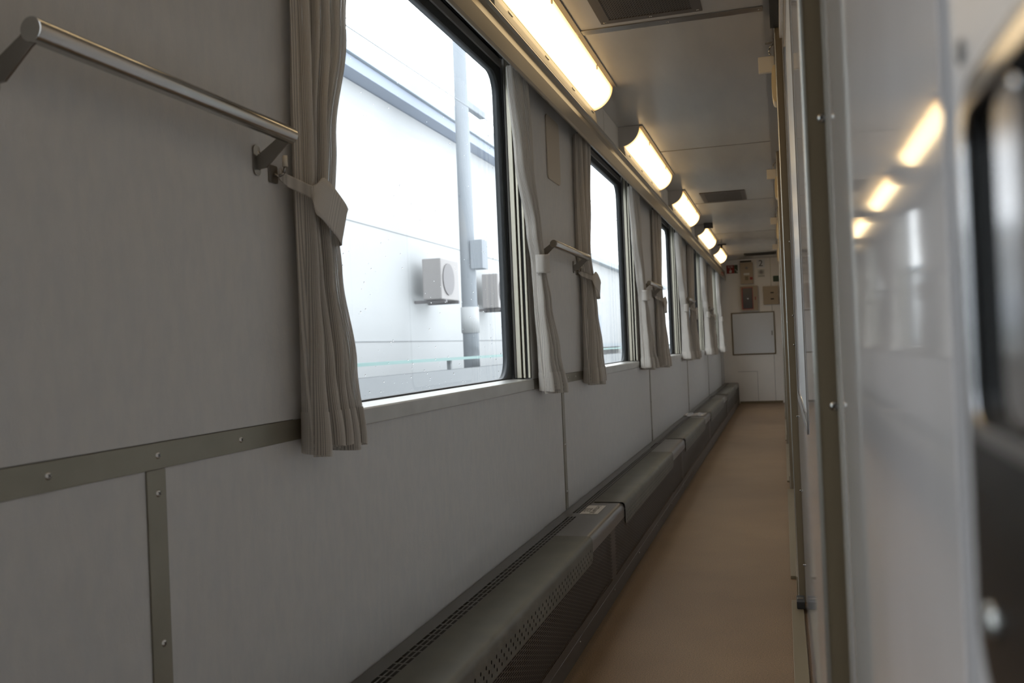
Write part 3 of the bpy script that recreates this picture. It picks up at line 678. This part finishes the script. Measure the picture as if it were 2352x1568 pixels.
# ------------------------------------------------------------------ curtains
def lerp(tab, z):
    if z >= tab[0][0]: return tab[0][1:]
    for a, b in zip(tab, tab[1:]):
        if z >= b[0]:
            k = (a[0]-z)/(a[0]-b[0]); k = k*k*(3-2*k) if True else k
            return [p+(q-p)*k for p, q in zip(a[1:], b[1:])]
    return tab[-1][1:]
def curtain(side, j, label, folds=5, seed=0):
    y0, y1 = WIN[j+1]; rn = random.Random(seed)
    # table: z, centre y, width along the wall, centre x, depth off the wall
    if side == 'L':
        T = [(1.96, y0+.065, .245, -.850, .052), (1.66, y0+.026, .200, -.850, .054), (1.42, y0-.020, .120, -.848, .056), (1.285, y0-.036, .100, -.846, .056),
             (1.16, y0-.035, .112, -.842, .062), (.98, y0-.022, .155, -.836, .076), (.826, y0-.012, .178, -.832, .088)]
    else:
        T = [(1.96, y1-.135, .235, -.850, .050), (1.66, y1-.090, .170, -.850, .050), (1.42, y1-.005, .105, -.848, .054), (1.30, y1+.020, .085, -.846, .054),
             (1.16, y1+.042, .125, -.842, .066), (.98, y1+.080, .180, -.835, .084), (.835, y1+.115, .240, -.829, .100)]
    if j > 0: T = [(z, yc+((-.065 if z > 1.4 else .0) if side == 'L' else .02), w_*(1.0+.4*max(0, min(1, (1.30-z)/.4))+.12), xc, d*1.1) for z, yc, w_, xc, d in T]
    base = Vector((-.85, (y0 if side == 'L' else y1), .83))
    t = thing('curtain', label, 'curtain', tuple(base), 'ribbed grey-beige curtains tied back at the windows')
    nu, nv = folds*18, 72; z0, z1 = T[-1][0], 1.96
    amp = [.65+.35*rn.random() for _ in range(folds+1)]; ph = [rn.uniform(-.35, .35) for _ in range(3)]
    shift = [rn.uniform(-.10, .10) for _ in range(folds*2+2)]
    def pt(u, z, k=1.0, dz=0):
        yc, w_, xc, d = lerp(T, z); a = amp[min(folds, int(u*folds))]
        q = u*folds*math.pi*2*.5*2/2*2+ph[0]+.35*math.sin(z*3+ph[1])
        s_ = math.sin(q); s_ = math.copysign(abs(s_)**.75, s_)
        uu = u+.018*math.sin(q*2+ph[2])
        x = xc+d/2*s_*a*k+.004*math.sin(u*17+z*5)
        x = max(x, -.8765)
        y = yc+w_*(uu-.5)+.010*math.sin(q*1.0+1.2)*(w_/.18)
        zz = z+(.010*math.sin(u*9+seed) if z <= z0+.08 else 0)*max(0, 1-(z-z0)/.08)
        return (x-base.x, y-base.y, zz-base.z)
    def surf(za, zb, n, k=1.0):
        mb = MB(); wid = 2.1*.30
        for i in range(n+1):
            z = za+(zb-za)*i/n
            for jx in range(nu+1): mb.v.append(pt(jx/nu, z, k))
        for i in range(n):
            for jx in range(nu):
                a = i*(nu+1)+jx; za_, zb_ = za+(zb-za)*i/n, za+(zb-za)*(i+1)/n
                mb.face((a, a+1, a+nu+2, a+nu+1), [(jx/nu*wid, za_), ((jx+1)/nu*wid, za_), ((jx+1)/nu*wid, zb_), (jx/nu*wid, zb_)], True)
        return mb
    part('cloth', surf(z0, z1, nv), 'cloth', t, fixn=False)
    part('hem', surf(z0-.001, z0+.072, 6, 1.045), 'cloth2', t, fixn=False)
    # tieback: a band from the hook round the bundle
    zt = 1.30; yc, w_, xc, d = lerp(T, 1.295); s = 1 if side == 'L' else -1
    ry, rx = w_/2+.005, d/2+.007; xc = max(xc, -.875+rx+.001); path = []
    path.append((yc-s*(ry+.030), -.868, 0, .010)); path.append((yc-s*(ry+.012), -.862, .04, .012))
    for k in range(25):
        q = R(-80+174*k/24); f = k/24; ex = .006*max(0, math.sin(q)) if side == 'L' else 0
        hh = .012+((.037 if side == 'L' else .034)-.012)*min(1, max(0, (f-.05)/.13))
        sq_, cq_ = math.copysign(abs(math.sin(q))**.55, math.sin(q)), max(0, math.cos(q))**.45
        path.append((yc+s*(ry+ex)*sq_, xc+rx*cq_, f, hh))
    run = [0]
    for p_, q_ in zip(path, path[1:]): run.append(run[-1]+math.hypot(q_[0]-p_[0], q_[1]-p_[1]))
    mb = MB(); nvv = 8; slope = .085 if side == 'L' else .018; wtot = 0
    for i, (yy, xx, f, hh) in enumerate(path):
        zc = (1.335 if side == 'L' else 1.318)-slope*min(1.0, run[i]/(run[-1]*.80)); wtot += .0075
        for k in range(nvv+1):
            v = k/nvv*2-1; lip = .0018 if abs(v) > .8 else 0
            mb.v.append((xx+lip*math.cos(R(-80+174*f))-base.x, yy+(v*hh*.45 if side == 'L' and i > 3 else 0)-base.y, zc+v*hh-base.z))
    for i in range(len(path)-1):
        for k in range(nvv):
            a = i*(nvv+1)+k; mb.face((a, a+1, a+nvv+2, a+nvv+1), [(i*.0075, k*.007), (i*.0075, (k+1)*.007), ((i+1)*.0075, (k+1)*.007), ((i+1)*.0075, k*.007)], True)
    tb = part('tieback', mb, 'cloth2', t, fixn=False)
    sd = tb.modifiers.new('s', 'SOLIDIFY'); sd.thickness = .0022
    # wall hook, a thing of its own
    hy = yc-s*(ry+.034)
    h = thing('curtain_hook', 'metal tieback hook beside the %s' % label.split(' of the ')[0].replace('ribbed curtain ', 'curtain ')+' of the '+label.split(' of the ')[1], 'hook', (WX, hy, 1.335), 'tieback hooks beside the curtains')
    part('plate', MB().prism(rrect(-.014, .014, -.016, .016, .004, 3), .0005, .004, 'x'), 'bracket', h)
    part('arm', MB().tube([(.003, 0, 0), (.012, s*.004, -.004), (.020, s*.008, .002), (.022, s*.010, .016)], .0028, 8), 'bracket', h)
    part('tip', MB().cyl((.022, s*.010, .014), (.023, s*.009, .034), .0055, 10, .0045), 'beige2', h)
WN = ['nearest window', 'second window', 'third window', 'fourth window', 'farthest window']
for j in range(5):
    curtain('L', j, 'ribbed curtain tied at the left side of the %s' % WN[j], 5, 11+j)
    curtain('R', j, 'ribbed curtain tied at the right side of the %s' % WN[j], 5, 31+j)

# ------------------------------------------------------------------ grab bars
def bar(a, b, label):
    t = thing('grab_bar', label, 'grab bar', (WX, a, 1.39), 'steel grab bars between the windows'); L_ = b-a
    mb = MB(); mb.cyl((.066, 0, 0), (.066, L_, 0), .0148, 24)
    part('rail', mb, 'bar', t, .0008)
    for y, s in ((.006, 1), (L_-.010, -1)):
        arm = MB().prism([(.003, -.056), (.003, -.032), (.046, -.004), (.058, .008), (.074, .006), (.078, -.008), (.062, -.018), (.022, -.054)], y-.002, y+.002, 'y')
        br = part('bracket', arm, 'bracket', t, .0006)
        part('base_plate', MB().prism(rrect(y-.011, y+.011, -.066, -.012, .010, 5), .0006, .0034, 'x'), 'bracket', br)
        for z in (-.052, -.026): link('screw', SC_XS, br, loc=(.0034, y+.0055*s*-1, z))
bar(.865, 1.452, 'long steel grab bar on the wall before the nearest window')
bar(3.40, 4.04, 'steel grab bar between the nearest and second windows')
bar(6.02, 6.64, 'steel grab bar between the second and third windows')
bar(8.62, 9.24, 'steel grab bar between the third and fourth windows')
bar(11.22, 11.84, 'small distant grab bar between the fourth and farthest windows')
t = thing('wall_cover_plate', 'beige rounded blank plate high between the nearest and second windows', 'plate', (WX, 3.61, 1.68))
part('plate', MB().prism(rrect(0, .22, 0, .262, .022, 5), .0006, .006, 'x'), 'plate', t, .0015)

# ------------------------------------------------------------------ outside the train
M['rend'] = mat('white_render', (.365, .378, .385), .8, noise=.8, col2=(.355, .37, .378))
M['fascia'] = mat('blue_grey_fascia', (.235, .275, .34), .6)
M['fascia2'] = mat('pale_blue_gutter', (.30, .345, .38), .6)
M['pole'] = mat('concrete_pole', (.225, .25, .275), .8)
M['acbody'] = mat('pale_grey_unit', (.245, .235, .232), .6)
M['acdark'] = mat('unit_grille', (.13, .125, .13), .6)
M['gravel'] = mat('pale_gravel', (.22, .22, .225), .9, noise=3, col2=(.195, .195, .20))
M['greenrail'] = mat('pale_green_rail', (.15, .255, .245), .6)
M['conc'] = mat('pale_concrete', (.225, .24, .25), .9)
single('ground', B(-40, -1.3, -30, 90, -1.1, -1.0), 'gravel', 'pale gravel ground beside the train', 'ground', kind='structure')
t = thing('building', 'long white rendered building outside with a blue grey eaves band', 'building', (-6.4, 0, -1))
part('wall', B(-6, 0, -25, 27, 0, 6.35), 'rend', t)
part('eaves_band', B(-6.2, .30, -25.2, 27.2, 6.36, 6.55), 'fascia', t)
part('gutter', B(-6.2, .36, -25.2, 27.2, 6.56, 6.85), 'fascia2', t)
for k, z in enumerate((2.2, 4.1)): part('wall_joint', B(.0, .010, -25, 27, z, z+.012), 'conc', t)
t = thing('building', 'lower pale annex farther along outside, seen through the second window', 'building', (-8.2, 28, -1))
part('wall', B(-6, 0, 0, 40, 0, 5.8), 'rend', t)
part('eaves_band', B(-6.2, .3, -.2, 40, 5.81, 6.05), 'fascia2', t)
part('window', B(.0, .05, 6, 8, 2.2, 3.4), 'fascia', t); part('window', B(.0, .05, 12, 15, 2.2, 3.4), 'fascia', t)
part('canopy', B(.0, 1.2, 3, 20, 1.9, 2.05), 'fascia2', t)
t = thing('utility_pole', 'grey utility pole outside the nearest window', 'pole', (-5.2, 15.25, -1))
part('shaft', MB().cyl((0, 0, 0), (0, 0, 9), .15, 20, .11), 'pole', t)
part('crossarm', B(-.06, .06, -.1, 1.2, 6.30, 6.42), 'pole', t)
part('band', MB().cyl((0, 0, 2.3), (0, 0, 2.75), .16, 20), 'rend', t)
part('junction_case', B(.10, .32, -.15, .15, 3.4, 3.9), 'pole', t, .01)
for k, (y, z, lab) in enumerate(((15.55, 1.9, 'left air conditioner unit on the white building wall'), (19.0, 1.85, 'right air conditioner unit, beside the window gasket'))):
    t = thing('air_conditioner', lab, 'air conditioner', (-6.0, y, z), 'air conditioner units outside')
    part('casing', B(-.18, .18, 0, .95, .04, .78), 'acbody', t, .02)
    part('fan_grille', MB().cyl((.181, .36, .41), (.20, .36, .41), .29, 28), 'acdark', t)
    part('bracket', B(-.385, .22, .1, .16, -.02, .035), 'acdark', t); part('bracket', B(-.385, .22, .78, .84, -.02, .035), 'acdark', t)
t = thing('fence', 'low pale wall with a thin green rail beside the track', 'fence', (-4.8, 0, -1))
part('base_wall', B(-.08, .08, -20, 60, 0, 1.72), 'conc', t)
part('green_rail', B(-.05, .09, -20, 60, 1.86, 1.90), 'greenrail', t)
for k in range(20): part('post', B(-.03, .03, -19+4*k, -18.94+4*k, 1.721, 1.859), 'conc', t)
t = thing('overhead_wire', 'thin overhead wires crossing the white sky outside', 'wire', (-4.9, 0, 0), 'overhead wires outside')
part('strand', MB().tube([(0, -20, 5.1), (0, 0, 4.75), (0, 15.2, 5.1), (0, 40, 4.8)], .010, 6), 'pole', t)
